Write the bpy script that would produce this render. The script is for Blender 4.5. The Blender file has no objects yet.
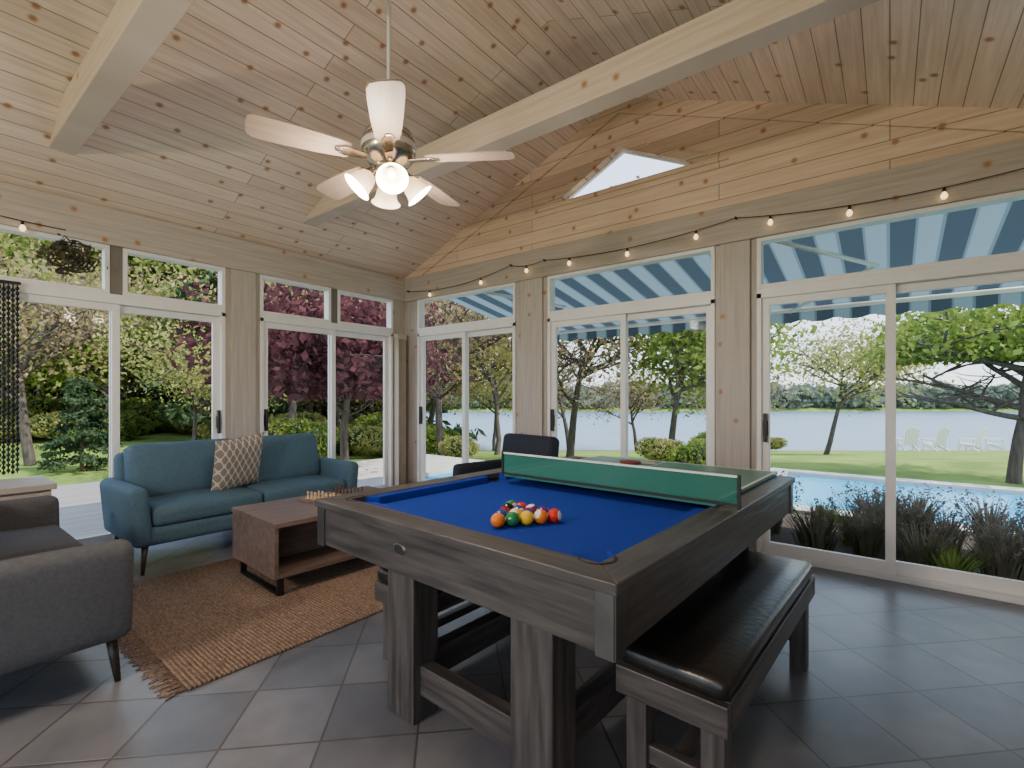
import bpy, bmesh, math, random
import numpy as np
from mathutils import Vector, Matrix, Euler
random.seed(7); np.random.seed(7)
R=math.radians
COL=bpy.context.scene.collection

# ------------------------------------------------------------------ materials
def newmat(name):
    m=bpy.data.materials.new(name); m.use_nodes=True
    nt=m.node_tree; b=nt.nodes['Principled BSDF']
    return m,nt,b
def c4(c): return (c[0],c[1],c[2],1)
def mat(name,c1,c2=None,scale=8,stretch=(1,1,1),rough=.6,metal=0,bump=0,bscale=None,spec=.5,detail=4,emit=None,estr=0):
    m,nt,b=newmat(name)
    if c2 is None: c2=tuple(x*.88 for x in c1)
    tc=nt.nodes.new('ShaderNodeTexCoord'); mp=nt.nodes.new('ShaderNodeMapping')
    mp.inputs['Scale'].default_value=stretch
    nt.links.new(tc.outputs['Object'],mp.inputs[0])
    n=nt.nodes.new('ShaderNodeTexNoise'); n.inputs['Scale'].default_value=scale; n.inputs['Detail'].default_value=detail
    nt.links.new(mp.outputs[0],n.inputs['Vector'])
    r=nt.nodes.new('ShaderNodeValToRGB')
    r.color_ramp.elements[0].position=.32; r.color_ramp.elements[1].position=.68
    r.color_ramp.elements[0].color=c4(c2); r.color_ramp.elements[1].color=c4(c1)
    nt.links.new(n.outputs['Fac'],r.inputs[0]); nt.links.new(r.outputs[0],b.inputs['Base Color'])
    b.inputs['Roughness'].default_value=rough; b.inputs['Metallic'].default_value=metal
    b.inputs['Specular IOR Level'].default_value=spec
    if bump:
        n2=n
        if bscale:
            n2=nt.nodes.new('ShaderNodeTexNoise'); n2.inputs['Scale'].default_value=bscale
            nt.links.new(mp.outputs[0],n2.inputs['Vector'])
        bp=nt.nodes.new('ShaderNodeBump'); bp.inputs['Strength'].default_value=bump; bp.inputs['Distance'].default_value=.01
        nt.links.new(n2.outputs['Fac'],bp.inputs['Height']); nt.links.new(bp.outputs[0],b.inputs['Normal'])
    if emit:
        b.inputs['Emission Color'].default_value=c4(emit); b.inputs['Emission Strength'].default_value=estr
    return m

def plank_mat(name,ax,ay,sy,base,alt,roww=.135,blen=3.1,knots=True,gap=.0034,kpres=.42):
    """boards running along axis ax, stacked along ay"""
    m,nt,b=newmat(name); N=nt.nodes.new; L=nt.links.new
    tc=N('ShaderNodeTexCoord'); sp=N('ShaderNodeSeparateXYZ'); L(tc.outputs['Object'],sp.inputs[0])
    mu=N('ShaderNodeMath'); mu.operation='MULTIPLY'; mu.inputs[1].default_value=sy; L(sp.outputs[ay],mu.inputs[0])
    cb=N('ShaderNodeCombineXYZ'); L(sp.outputs[ax],cb.inputs[0]); L(mu.outputs[0],cb.inputs[1])
    br=N('ShaderNodeTexBrick'); L(cb.outputs[0],br.inputs['Vector'])
    br.offset=.37; br.offset_frequency=2; br.squash=1
    br.inputs['Scale'].default_value=1; br.inputs['Brick Width'].default_value=blen; br.inputs['Row Height'].default_value=roww
    br.inputs['Mortar Size'].default_value=gap; br.inputs['Mortar Smooth'].default_value=.3
    br.inputs['Color1'].default_value=c4(base); br.inputs['Color2'].default_value=c4(alt)
    br.inputs['Mortar'].default_value=c4([x*.38 for x in alt])
    mp=N('ShaderNodeMapping'); mp.inputs['Scale'].default_value=(1.2,22,1); L(cb.outputs[0],mp.inputs[0])
    n=N('ShaderNodeTexNoise'); n.inputs['Scale'].default_value=1.6; n.inputs['Detail'].default_value=5; n.inputs['Distortion'].default_value=.6
    L(mp.outputs[0],n.inputs['Vector'])
    rg=N('ShaderNodeValToRGB'); rg.color_ramp.elements[0].position=.3; rg.color_ramp.elements[1].position=.7
    rg.color_ramp.elements[0].color=(.80,.74,.67,1); rg.color_ramp.elements[1].color=(1.03,1.02,1.0,1)
    L(n.outputs['Fac'],rg.inputs[0])
    mx=N('ShaderNodeMixRGB'); mx.blend_type='MULTIPLY'; mx.inputs[0].default_value=.9
    L(br.outputs['Color'],mx.inputs[1]); L(rg.outputs[0],mx.inputs[2])
    out=mx.outputs[0]
    if knots:
        v=N('ShaderNodeTexVoronoi'); v.voronoi_dimensions='2D'; v.inputs['Scale'].default_value=4.6
        L(cb.outputs[0],v.inputs['Vector'])
        rk=N('ShaderNodeValToRGB'); e=rk.color_ramp.elements
        e[0].position=.0; e[0].color=(.95,.95,.95,1); e[1].position=.16; e[1].color=(0,0,0,1)
        x=e.new(.07); x.color=(.80,.80,.80,1); x=e.new(.10); x.color=(.26,.26,.26,1)
        L(v.outputs['Distance'],rk.inputs[0])
        sc=N('ShaderNodeSeparateColor'); L(v.outputs['Color'],sc.inputs[0])
        gt=N('ShaderNodeMath'); gt.operation='LESS_THAN'; gt.inputs[1].default_value=kpres; L(sc.outputs[0],gt.inputs[0])
        ml=N('ShaderNodeMath'); ml.operation='MULTIPLY'; L(rk.outputs[0],ml.inputs[0]); L(gt.outputs[0],ml.inputs[1])
        mk=N('ShaderNodeMixRGB'); L(ml.outputs[0],mk.inputs[0]); L(out,mk.inputs[1]); mk.inputs[2].default_value=(.36,.155,.05,1)
        out=mk.outputs[0]
    L(out,b.inputs['Base Color']); b.inputs['Roughness'].default_value=.5
    bp=N('ShaderNodeBump'); bp.inputs['Strength'].default_value=.5; bp.inputs['Distance'].default_value=.004; bp.invert=True
    L(br.outputs['Fac'],bp.inputs['Height']); L(bp.outputs[0],b.inputs['Normal'])
    return m

def leafmat(name,c1,c2,trans=.45):
    m,nt,b=newmat(name); N=nt.nodes.new; L=nt.links.new
    g=N('ShaderNodeTexCoord'); n=N('ShaderNodeTexNoise'); n.inputs['Scale'].default_value=1.6; n.inputs['Detail'].default_value=6
    L(g.outputs['Object'],n.inputs['Vector'])
    r=N('ShaderNodeValToRGB'); r.color_ramp.elements[0].position=.35; r.color_ramp.elements[1].position=.65
    r.color_ramp.elements[0].color=c4(c1); r.color_ramp.elements[1].color=c4(c2); L(n.outputs['Fac'],r.inputs[0])
    d=N('ShaderNodeBsdfDiffuse'); t=N('ShaderNodeBsdfTranslucent'); L(r.outputs[0],d.inputs[0]); L(r.outputs[0],t.inputs[0])
    mx=N('ShaderNodeMixShader'); mx.inputs[0].default_value=trans; L(d.outputs[0],mx.inputs[1]); L(t.outputs[0],mx.inputs[2])
    L(mx.outputs[0],nt.nodes['Material Output'].inputs[0]); nt.nodes.remove(b)
    return m

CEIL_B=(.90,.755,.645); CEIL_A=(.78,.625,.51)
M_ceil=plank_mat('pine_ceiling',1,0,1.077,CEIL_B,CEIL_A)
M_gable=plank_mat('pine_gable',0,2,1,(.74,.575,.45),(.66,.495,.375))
M_beamx=plank_mat('pine_beam_x',0,2,1,(.66,.56,.485),(.64,.54,.465),roww=9,blen=30,kpres=.25)
M_hdrx=plank_mat('header_x',0,2,1,(.45,.41,.37),(.43,.39,.355),roww=9,blen=30,kpres=.28)
M_hdry=plank_mat('header_y',1,2,1,(.48,.445,.41),(.46,.425,.395),roww=9,blen=30,kpres=.28)
M_post=plank_mat('post_wood',2,0,1,(.45,.42,.39),(.43,.40,.375),roww=9,blen=30,kpres=.2)
M_posty=plank_mat('post_wood_y',2,1,1,(.47,.44,.405),(.45,.42,.385),roww=9,blen=30,kpres=.2)
M_white=mat('white_frame',(.80,.79,.78),(.76,.75,.74),rough=.4)
M_black=mat('black_metal',(.02,.02,.02),(.015,.015,.015),rough=.4,metal=.4)
M_chrome=mat('brushed_nickel',(.62,.55,.48),(.5,.44,.38),rough=.2,metal=1)
M_teal=mat('denim_blue_fabric',(.082,.148,.205),(.062,.120,.172),scale=60,rough=.9,bump=.25,spec=.2)
M_grayf=mat('gray_fabric',(.108,.112,.127),(.085,.088,.10),scale=70,rough=.95,bump=.25,spec=.2)
M_navy=mat('navy_fabric',(.014,.018,.035),(.01,.013,.027),scale=60,rough=.8)
M_leg=mat('dark_leg',(.03,.02,.015),rough=.4)
M_walnut=mat('walnut',(.185,.125,.10),(.095,.064,.052),scale=3,stretch=(9,.8,9),rough=.45)
M_endt=mat('driftwood',(.46,.42,.37),(.36,.32,.28),scale=3,stretch=(9,.8,9),rough=.5)
dk1,dk2=(.082,.072,.069),(.030,.027,.027)
M_dx=mat('charcoal_wood_x',dk1,dk2,scale=4,stretch=(.8,9,9),rough=.42,bump=.25)
M_dy=mat('charcoal_wood_y',dk1,dk2,scale=4,stretch=(9,.8,9),rough=.42,bump=.25)
M_dz=mat('charcoal_wood_z',dk1,dk2,scale=4,stretch=(9,9,.8),rough=.45,bump=.25)
M_felt=mat('blue_felt',(.016,.045,.33),(.013,.038,.29),scale=90,rough=.95,spec=.1)
M_pocket=mat('pocket_black',(.01,.01,.012),rough=.6)
M_plate=mat('pewter_plate',(.16,.155,.15),(.12,.12,.115),rough=.35,metal=.8)
M_ttgreen=mat('table_tennis_green',(.03,.19,.14),(.025,.17,.125),scale=3,rough=.3)
M_ttwhite=mat('white_line',(.75,.78,.75),rough=.5)
M_leather=mat('black_leather',(.014,.013,.013),(.008,.0075,.0075),scale=40,rough=.28,bump=.15)
M_jute=mat('jute',(.30,.215,.165),(.145,.098,.073),scale=45,stretch=(1,2.2,1),rough=1,bump=1.0,spec=.05)
M_concrete=mat('patio_stone',(.58,.55,.50),(.47,.44,.40),scale=2,rough=.8)
M_deck=plank_mat('deck_boards',1,0,1,(.34,.31,.295),(.28,.255,.245),roww=.14,blen=3.6,knots=False,gap=.006)
M_mulch=mat('mulch',(.10,.07,.05),(.045,.032,.024),scale=14,rough=1,bump=.6)
M_bark=mat('bark',(.11,.085,.07),(.05,.04,.03),scale=6,stretch=(4,4,.8),rough=.95,bump=.5)
M_barkp=mat('bark_pine',(.17,.11,.08),(.08,.05,.04),scale=6,stretch=(4,4,.8),rough=.95)
M_lgreen=leafmat('leaf_green',(.11,.17,.035),(.30,.36,.075))
M_lyel=leafmat('leaf_spring',(.23,.25,.07),(.46,.43,.15))
M_lbrown=leafmat('leaf_budding',(.25,.165,.095),(.43,.33,.17))
M_lred=leafmat('leaf_red',(.06,.024,.030),(.17,.065,.068))
M_ldark=leafmat('leaf_pine',(.03,.06,.03),(.09,.13,.06),.25)
M_lfar=leafmat('leaf_far',(.13,.17,.13),(.25,.28,.20),.3)  # paler leaf tones, distance haze mixed into the colour
M_lgrass=leafmat('leaf_blade',(.08,.08,.05),(.25,.21,.15),.3)
M_plume=leafmat('leaf_plume',(.13,.10,.10),(.30,.24,.20))
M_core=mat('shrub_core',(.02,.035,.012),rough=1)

def tile_mat():
    m,nt,b=newmat('slate_tile'); N=nt.nodes.new; L=nt.links.new
    tc=N('ShaderNodeTexCoord'); mp=N('ShaderNodeMapping'); mp.inputs['Rotation'].default_value=(0,0,R(45)); mp.inputs['Location'].default_value=(.1,.13,0)
    L(tc.outputs['Object'],mp.inputs[0])
    br=N('ShaderNodeTexBrick'); br.offset=0; br.squash=1; L(mp.outputs[0],br.inputs['Vector'])
    br.inputs['Scale'].default_value=1; br.inputs['Brick Width'].default_value=.36; br.inputs['Row Height'].default_value=.36
    br.inputs['Mortar Size'].default_value=.005; br.inputs['Mortar Smooth'].default_value=.2
    br.inputs['Color1'].default_value=(.185,.192,.215,1); br.inputs['Color2'].default_value=(.122,.129,.150,1); br.inputs['Mortar'].default_value=(.085,.078,.072,1)
    n=N('ShaderNodeTexNoise'); n.inputs['Scale'].default_value=3.2; n.inputs['Detail'].default_value=6; L(tc.outputs['Object'],n.inputs['Vector'])
    r=N('ShaderNodeValToRGB'); r.color_ramp.elements[0].position=.3; r.color_ramp.elements[1].position=.72
    r.color_ramp.elements[0].color=(.64,.66,.71,1); r.color_ramp.elements[1].color=(1.22,1.16,1.09,1); L(n.outputs['Fac'],r.inputs[0])
    mx=N('ShaderNodeMixRGB'); mx.blend_type='MULTIPLY'; mx.inputs[0].default_value=1; L(br.outputs['Color'],mx.inputs[1]); L(r.outputs[0],mx.inputs[2])
    L(mx.outputs[0],b.inputs['Base Color']); b.inputs['Roughness'].default_value=.31
    bp=N('ShaderNodeBump'); bp.invert=True; bp.inputs['Strength'].default_value=.6; bp.inputs['Distance'].default_value=.004
    L(br.outputs['Fac'],bp.inputs['Height']); L(bp.outputs[0],b.inputs['Normal'])
    return m
M_tile=tile_mat()
def glass_mat():
    m,nt,b=newmat('window_glass'); N=nt.nodes.new; L=nt.links.new
    t=N('ShaderNodeBsdfTransparent'); t.inputs[0].default_value=(.98,.985,.98,1)
    g=N('ShaderNodeBsdfGlossy'); g.inputs['Roughness'].default_value=.02
    mx=N('ShaderNodeMixShader'); mx.inputs[0].default_value=.003; L(t.outputs[0],mx.inputs[1]); L(g.outputs[0],mx.inputs[2])
    L(mx.outputs[0],nt.nodes['Material Output'].inputs[0]); nt.nodes.remove(b); return m
M_glass=glass_mat()
def net_mat():
    m,nt,b=newmat('net_mesh'); N=nt.nodes.new; L=nt.links.new
    t=N('ShaderNodeBsdfTransparent'); d=N('ShaderNodeBsdfDiffuse'); d.inputs[0].default_value=(.04,.19,.15,1)
    mx=N('ShaderNodeMixShader'); mx.inputs[0].default_value=.66; L(t.outputs[0],mx.inputs[1]); L(d.outputs[0],mx.inputs[2])
    L(mx.outputs[0],nt.nodes['Material Output'].inputs[0]); nt.nodes.remove(b); return m
M_net=net_mat()
def awn_mat():
    m,nt,b=newmat('awning_stripes'); N=nt.nodes.new; L=nt.links.new
    tc=N('ShaderNodeTexCoord'); sp=N('ShaderNodeSeparateXYZ'); L(tc.outputs['Object'],sp.inputs[0])
    a=N('ShaderNodeMath'); a.operation='MULTIPLY'; a.inputs[1].default_value=1/.36; L(sp.outputs[0],a.inputs[0])
    f=N('ShaderNodeMath'); f.operation='FRACT'; L(a.outputs[0],f.inputs[0])
    r=N('ShaderNodeValToRGB'); r.color_ramp.interpolation='CONSTANT'; e=r.color_ramp.elements
    e[0].position=0; e[0].color=(.045,.065,.08,1); e[1].position=.47; e[1].color=(.11,.16,.185,1)
    x=e.new(.52); x.color=(.175,.245,.275,1); x=e.new(.93); x.color=(.11,.16,.185,1)
    L(f.outputs[0],r.inputs[0])
    d=N('ShaderNodeBsdfDiffuse'); t=N('ShaderNodeBsdfTranslucent'); L(r.outputs[0],d.inputs[0]); L(r.outputs[0],t.inputs[0])
    mx=N('ShaderNodeMixShader'); mx.inputs[0].default_value=.4; L(d.outputs[0],mx.inputs[1]); L(t.outputs[0],mx.inputs[2])
    L(mx.outputs[0],nt.nodes['Material Output'].inputs[0]); nt.nodes.remove(b); return m
M_awn=awn_mat()
def pillow_mat():
    m,nt,b=newmat('lattice_pillow'); N=nt.nodes.new; L=nt.links.new
    tc=N('ShaderNodeTexCoord'); mp=N('ShaderNodeMapping'); mp.inputs['Scale'].default_value=(95,0,58); L(tc.outputs['Object'],mp.inputs[0])
    sp=N('ShaderNodeSeparateXYZ'); L(mp.outputs[0],sp.inputs[0])
    def mth(op,a,bv=None):
        k=N('ShaderNodeMath'); k.operation=op; L(a,k.inputs[0])
        if bv is not None:
            if isinstance(bv,(int,float)): k.inputs[1].default_value=bv
            else: L(bv,k.inputs[1])
        return k.outputs[0]
    s=mth('SINE',sp.outputs[0]); c=mth('SINE',sp.outputs[2])
    k=mth('ABSOLUTE',mth('ADD',s,c)); g=mth('LESS_THAN',k,.42)
    mx=N('ShaderNodeMixRGB'); L(g,mx.inputs[0]); mx.inputs[1].default_value=(.25,.205,.175,1); mx.inputs[2].default_value=(.58,.54,.48,1)
    L(mx.outputs[0],b.inputs['Base Color']); b.inputs['Roughness'].default_value=.9; return m
M_pil=pillow_mat()
def emis(name,c,s,base=(.9,.85,.75)):
    return mat(name,base,rough=.4,emit=c,estr=s)
M_shade=emis('lamp_shade',(1,.64,.30),2.0)
M_bulb=emis('string_bulb',(1,.66,.32),2.5)
def water(name,c,rough,bs,bst,scale=(1,1,1),spec=.5):
    return mat(name,c,tuple(x*.8 for x in c),scale=.6,rough=rough,bump=bst,bscale=bs,stretch=scale,spec=spec)
M_pool=water('pool_water',(.02,.38,.64),.25,5,.6,spec=.25)
M_lake=water('lake_water',(.13,.20,.27),.35,1.2,.8,(1,1,1),spec=.22)
M_grass=mat('lawn_grass',(.23,.31,.065),(.12,.175,.038),scale=.9,rough=1,bump=.4,bscale=40,spec=.1,detail=8)

# ------------------------------------------------------------------ mesh builder
class MB:
    def __init__(s): s.v=[]; s.f=[]; s.m=[]; s.sm=[]
    def add(s,vs,fs,m=0,smooth=False,mtx=None):
        o=len(s.v)
        if mtx is not None: vs=[mtx@Vector(v) for v in vs]
        s.v+= [tuple(v) for v in vs]
        for f in fs: s.f.append(tuple(i+o for i in f)); s.m.append(m); s.sm.append(smooth)
    def box(s,x0,x1,y0,y1,z0,z1,m=0,mtx=None):
        vs=[(x0,y0,z0),(x1,y0,z0),(x1,y1,z0),(x0,y1,z0),(x0,y0,z1),(x1,y0,z1),(x1,y1,z1),(x0,y1,z1)]
        s.add(vs,[(0,3,2,1),(4,5,6,7),(0,1,5,4),(1,2,6,5),(2,3,7,6),(3,0,4,7)],m,False,mtx)
    def prism(s,poly,z0,z1,m=0,mtx=None):
        n=len(poly); vs=[(x,y,z0) for x,y in poly]+[(x,y,z1) for x,y in poly]
        fs=[tuple(range(n-1,-1,-1)),tuple(range(n,2*n))]+[(i,(i+1)%n,n+(i+1)%n,n+i) for i in range(n)]
        s.add(vs,fs,m,False,mtx)
    def lathe(s,prof,c=(0,0,0),n=24,m=0,mtx=None,smooth=True):
        vs=[];fs=[]
        for r,z in prof:
            for i in range(n):
                a=2*math.pi*i/n; vs.append((c[0]+r*math.cos(a),c[1]+r*math.sin(a),c[2]+z))
        for j in range(len(prof)-1):
            for i in range(n):
                fs.append((j*n+i,j*n+(i+1)%n,(j+1)*n+(i+1)%n,(j+1)*n+i))
        s.add(vs,fs,m,smooth,mtx)
    def tube(s,pts,rad,n=8,m=0,cap=True):
        pts=[Vector(p) for p in pts]
        if not isinstance(rad,(list,tuple)): rad=[rad]*len(pts)
        vs=[];fs=[]
        for k,p in enumerate(pts):
            d=(pts[min(k+1,len(pts)-1)]-pts[max(k-1,0)]); 
            if d.length<1e-9: d=Vector((0,0,1))
            d.normalize()
            u=d.orthogonal().normalized() if k==0 else (u-d*u.dot(d)).normalized()
            w=d.cross(u)
            for i in range(n):
                a=2*math.pi*i/n; vs.append(p+rad[k]*(math.cos(a)*u+math.sin(a)*w))
        for k in range(len(pts)-1):
            for i in range(n): fs.append((k*n+i,k*n+(i+1)%n,(k+1)*n+(i+1)%n,(k+1)*n+i))
        if cap: fs.append(tuple(range(n-1,-1,-1))); fs.append(tuple(range((len(pts)-1)*n,len(pts)*n)))
        s.add(vs,fs,m,True)
    def rbox(s,c,size,r,m=0,rot=None,puff=0,puffy=0):
        h=[x/2 for x in size]; r=min(r,min(h)*.999)
        def samp(hh):
            e=[0,.12,.3,.55,1]; a=[-hh+r*t for t in e]; b=[hh-r*t for t in reversed(e)]
            inner=[-(hh-r)*.5,0,(hh-r)*.5] if hh-r>1e-4 else []
            L=a+inner+b; o=[]
            for x in L:
                if not o or x-o[-1]>1e-6: o.append(x)
            return o
        S=[samp(x) for x in h]; vd={};vs=[];fs=[]
        def V(p):
            key=(round(p[0],6),round(p[1],6),round(p[2],6))
            if key in vd: return vd[key]
            q=Vector(p); inn=Vector([max(-(h[i]-r),min(h[i]-r,p[i])) for i in range(3)])
            d=q-inn
            if d.length>1e-9: q=inn+d.normalized()*r
            fx=max(0,1-(q.x/h[0])**2); fy=max(0,1-(q.y/h[1])**2); fz=max(0,1-(q.z/h[2])**2)
            if puff: q.z+=puff*fx*fy*(1 if q.z>0 else -.3)
            if puffy: q.y+=puffy*fx*fz*(1 if q.y>0 else -.3)
            vd[key]=len(vs); vs.append(q); return vd[key]
        for ax in range(3):
            a,b=(ax+1)%3,(ax+2)%3
            for sg in (-1,1):
                for i in range(len(S[a])-1):
                    for j in range(len(S[b])-1):
                        q=[]
                        for (ii,jj) in ((i,j),(i+1,j),(i+1,j+1),(i,j+1)):
                            p=[0,0,0]; p[ax]=sg*h[ax]; p[a]=S[a][ii]; p[b]=S[b][jj]; q.append(V(p))
                        if sg<0: q.reverse()
                        if len(set(q))==4: fs.append(tuple(q))
        M=Matrix.Translation(c)
        if rot: M=M@Euler(rot).to_matrix().to_4x4()
        s.add(vs,fs,m,True,M)
    def leaves(s,P,size,m=0,asp=.6,up=0):
        P=np.asarray(P); n=len(P)
        if n==0: return
        d=np.random.normal(size=(n,3)); d[:,2]+=up; d/=np.linalg.norm(d,axis=1)[:,None]
        e=np.random.normal(size=(n,3)); e-=d*(d*e).sum(1)[:,None]; e/=np.linalg.norm(e,axis=1)[:,None]
        sz=size*(.6+.8*np.random.rand(n))[:,None]
        a=P-d*sz*.5; b=P+e*sz*asp*.5; c=P+d*sz*.5; g=P-e*sz*asp*.5
        V=np.stack([a,b,c,g],1).reshape(-1,3); o=len(s.v)
        s.v+=[tuple(x) for x in V.tolist()]
        s.f+=[(o+4*i,o+4*i+1,o+4*i+2,o+4*i+3) for i in range(n)]; s.m+=[m]*n; s.sm+=[False]*n
    def mesh(s,name,mats):
        me=bpy.data.meshes.new(name); me.from_pydata(s.v,[],s.f)
        for x in mats: me.materials.append(x)
        me.polygons.foreach_set('material_index',s.m); me.polygons.foreach_set('use_smooth',s.sm); me.update()
        return me
    def obj(s,name,mats,loc=(0,0,0),rotz=0,bevel=0,seg=2,fixn=False):
        me=s.mesh(name,mats)
        if fixn:
            bm=bmesh.new(); bm.from_mesh(me); bmesh.ops.recalc_face_normals(bm,faces=bm.faces); bm.to_mesh(me); bm.free()
        o=bpy.data.objects.new(name,me); COL.objects.link(o); o.location=loc; o.rotation_euler=(0,0,rotz)
        if bevel:
            b=o.modifiers.new('bevel','BEVEL'); b.width=bevel; b.segments=seg; b.limit_method='ANGLE'; b.angle_limit=R(40)
        return o
def inst(src,loc,rotz=0,sc=1):
    o=bpy.data.objects.new(src.name.split('.')[0],src.data); COL.objects.link(o); o.location=loc; o.rotation_euler=(0,0,rotz)
    o.scale=(sc,sc,sc) if not isinstance(sc,tuple) else sc
    return o

# ------------------------------------------------------------------ room
XL,XR,YF,YB=-5.24,1.12,4.34,-3.4
RX=-2.06; ZE=2.89; ZR=4.17
fl=MB(); fl.box(XL-.15,XR+.15,YB-.15,YF+.15,-.12,0); fl.obj('floor',[M_tile])

def slope(x): return ZR-abs(x-RX)*(ZR-ZE)/(RX-XL)
ce=MB()
for xs in ((XL-.25,RX),(RX,XR+.25)):
    (a,b)=xs
    vs=[(a,YB-.2,slope(a)),(b,YB-.2,slope(b)),(b,YF+.1,slope(b)),(a,YF+.1,slope(a))]
    vs+= [(x,y,z+.16) for x,y,z in vs]
    ce.add(vs,[(0,1,2,3),(7,6,5,4),(0,4,5,1),(1,5,6,2),(2,6,7,3),(3,7,4,0)])
ce.obj('ceiling',[M_ceil])

hole=[(-2.80,3.335),(RX,3.70),(-1.32,3.335)]
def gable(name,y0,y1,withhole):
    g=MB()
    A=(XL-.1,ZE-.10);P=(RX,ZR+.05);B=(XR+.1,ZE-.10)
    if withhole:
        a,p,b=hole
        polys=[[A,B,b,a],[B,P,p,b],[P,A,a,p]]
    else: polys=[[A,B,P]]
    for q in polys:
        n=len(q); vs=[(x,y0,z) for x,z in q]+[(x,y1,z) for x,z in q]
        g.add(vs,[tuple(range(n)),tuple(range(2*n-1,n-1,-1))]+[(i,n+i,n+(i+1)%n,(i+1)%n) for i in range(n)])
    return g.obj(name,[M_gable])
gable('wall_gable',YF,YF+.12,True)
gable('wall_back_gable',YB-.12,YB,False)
def tri_off(poly,off):
    c=(sum(p[0] for p in poly)/3,sum(p[1] for p in poly)/3); k=1+off
    return [(c[0]+(p[0]-c[0])*k,c[1]+(p[1]-c[1])*k) for p in poly]
tw=MB()
def ring(mb,o,i,y0,y1,m):
    for k in range(3):
        k2=(k+1)%3; q=[o[k],o[k2],i[k2],i[k]]
        vs=[(x,y0,z) for x,z in q]+[(x,y1,z) for x,z in q]
        mb.add(vs,[(0,1,2,3),(7,6,5,4),(0,4,5,1),(1,5,6,2),(2,6,7,3),(3,7,4,0)],m)
ring(tw,tri_off(hole,.34),tri_off(hole,-.02),YF-.022,YF+.0,0)
ring(tw,tri_off(hole,.0),tri_off(hole,-.08),YF+.06,YF+.09,1)
vs=[(x,YF+.07,z) for x,z in hole]; tw.add(vs,[(0,1,2)],2)
tw.obj('window_gable',[M_gable,M_white,M_glass],fixn=True)
for k,(xa,xb) in enumerate(((XL,RX),(RX,XR))):
    t=MB(); w=.14
    q=[(xa,slope(xa)-.0),(xb,slope(xb)-.0),(xb,slope(xb)-w),(xa,slope(xa)-w)]
    vs=[(x,YF-.025,z) for x,z in q]+[(x,YF,z) for x,z in q]
    t.add(vs,[(0,1,2,3),(7,6,5,4),(0,4,5,1),(1,5,6,2),(2,6,7,3),(3,7,4,0)])
    t.obj('trim_%d'%(k+1),[M_gable],fixn=True)

W_R=[(-4.975,-3.33),(-2.893,-1.18),(-.854,.86)]
W_L=[(-3.0,-1.27),(-1.0,.0),(.33,2.06),(2.40,4.13)]
ZT=2.60
def wall(name,along,wins,lo,hi,pos,out,hmat,hz=ZE):
    mb=MB()
    def bx(a,b,n0,n1,z0,z1,m):
        lo_,hi_=sorted((pos+out*n0,pos+out*n1))
        if along=='x': mb.box(a,b,lo_,hi_,z0,z1,m)
        else: mb.box(lo_,hi_,a,b,z0,z1,m)
    c=lo
    for a,b in wins:
        bx(c,a,0,.12,0,ZT,1)
        c=b
    bx(c,hi,0,.12,0,ZT,1)
    bx(lo,hi,-.04,.12,ZT-.02,hz,0)
    mb.obj(name,[hmat,M_post if along=='x' else M_posty],bevel=.004)
wall('wall_right','x',W_R,XL-.12,XR+.12,YF,1,M_hdrx)
wall('wall_left','y',W_L,YB,YF+.0,XL,-1,M_hdry)
wall('wall_east','y',[(-3.0,-1.3)],YB,YF,XR,1,M_hdry)
wall('wall_back','x',[(-4.8,-3.1),(-2.8,-1.1),(-.8,.9)],XL-.12,XR+.12,YB,-1,M_hdrx)
def post(x0,x1,y0,y1,k,m=None):
    p=MB(); p.box(x0,x1,y0,y1,0,ZT-.02); p.obj('trim_post_%d'%k,[m or M_post],bevel=.006)
post(-3.27,-2.95,YF-.03,YF,1); post(-1.13,-.90,YF-.03,YF,2)
post(XL,XL+.03,2.11,2.35,3,M_posty)

def sliding_door(name,W,loc,rotz,split,hside):
    mb=MB(); f=M_white
    def fr(a,b,z0,z1,y0,y1,t,bt=None,tt=None):
        bt=bt or t; tt=tt or t
        mb.box(a,a+t,y0,y1,z0,z1,0); mb.box(b-t,b,y0,y1,z0,z1,0)
        mb.box(a+t,b-t,y0,y1,z0,z0+bt,0); mb.box(a+t,b-t,y0,y1,z1-tt,z1,0)
        mb.box(a+t,b-t,(y0+y1)/2-.002,(y0+y1)/2+.002,z0+bt,z1-tt,1)
    mb.box(0,.035,-.012,.11,0,2.13,0); mb.box(W-.035,W,-.012,.11,0,2.13,0)
    mb.box(.035,W-.035,-.012,.11,0,.035,0); mb.box(0,W,-.012,.11,2.09,2.17,0)
    h=W/2
    fr(.035,h+.03,.035,2.09,.012,.045,.055,.09,.06)
    fr(h-.03,W-.035,.035,2.09,.055,.088,.055,.09,.06)
    zs=[(0,W)] if not split else [(0,W/2-.045),(W/2+.045,W)]
    if split: mb.box(W/2-.045,W/2+.045,-.0,.11,2.17,2.58,3)
    for a,b in zs: fr(a,b,2.17,2.58,-.012,.09,.032)
    hx=.062 if hside<0 else W-.062
    mb.box(hx-.012,hx+.012,-.03,.012,.93,1.16,2); mb.box(hx-.018,hx+.018,-.004,.012,.98,1.10,2)
    mb.obj(name,[f,M_glass,M_black,M_posty],loc=loc,rotz=rotz,bevel=.003,seg=1)
k=1
for a,b in W_R:
    sliding_door('door_%d'%k,b-a,(a,YF,0),0,False,-1); k+=1
for i,(a,b) in enumerate(W_L):
    if i<2: continue
    sliding_door('door_%d'%k,b-a,(XL,a,0),R(90),True,1 if i==2 else -1); k+=1
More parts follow.
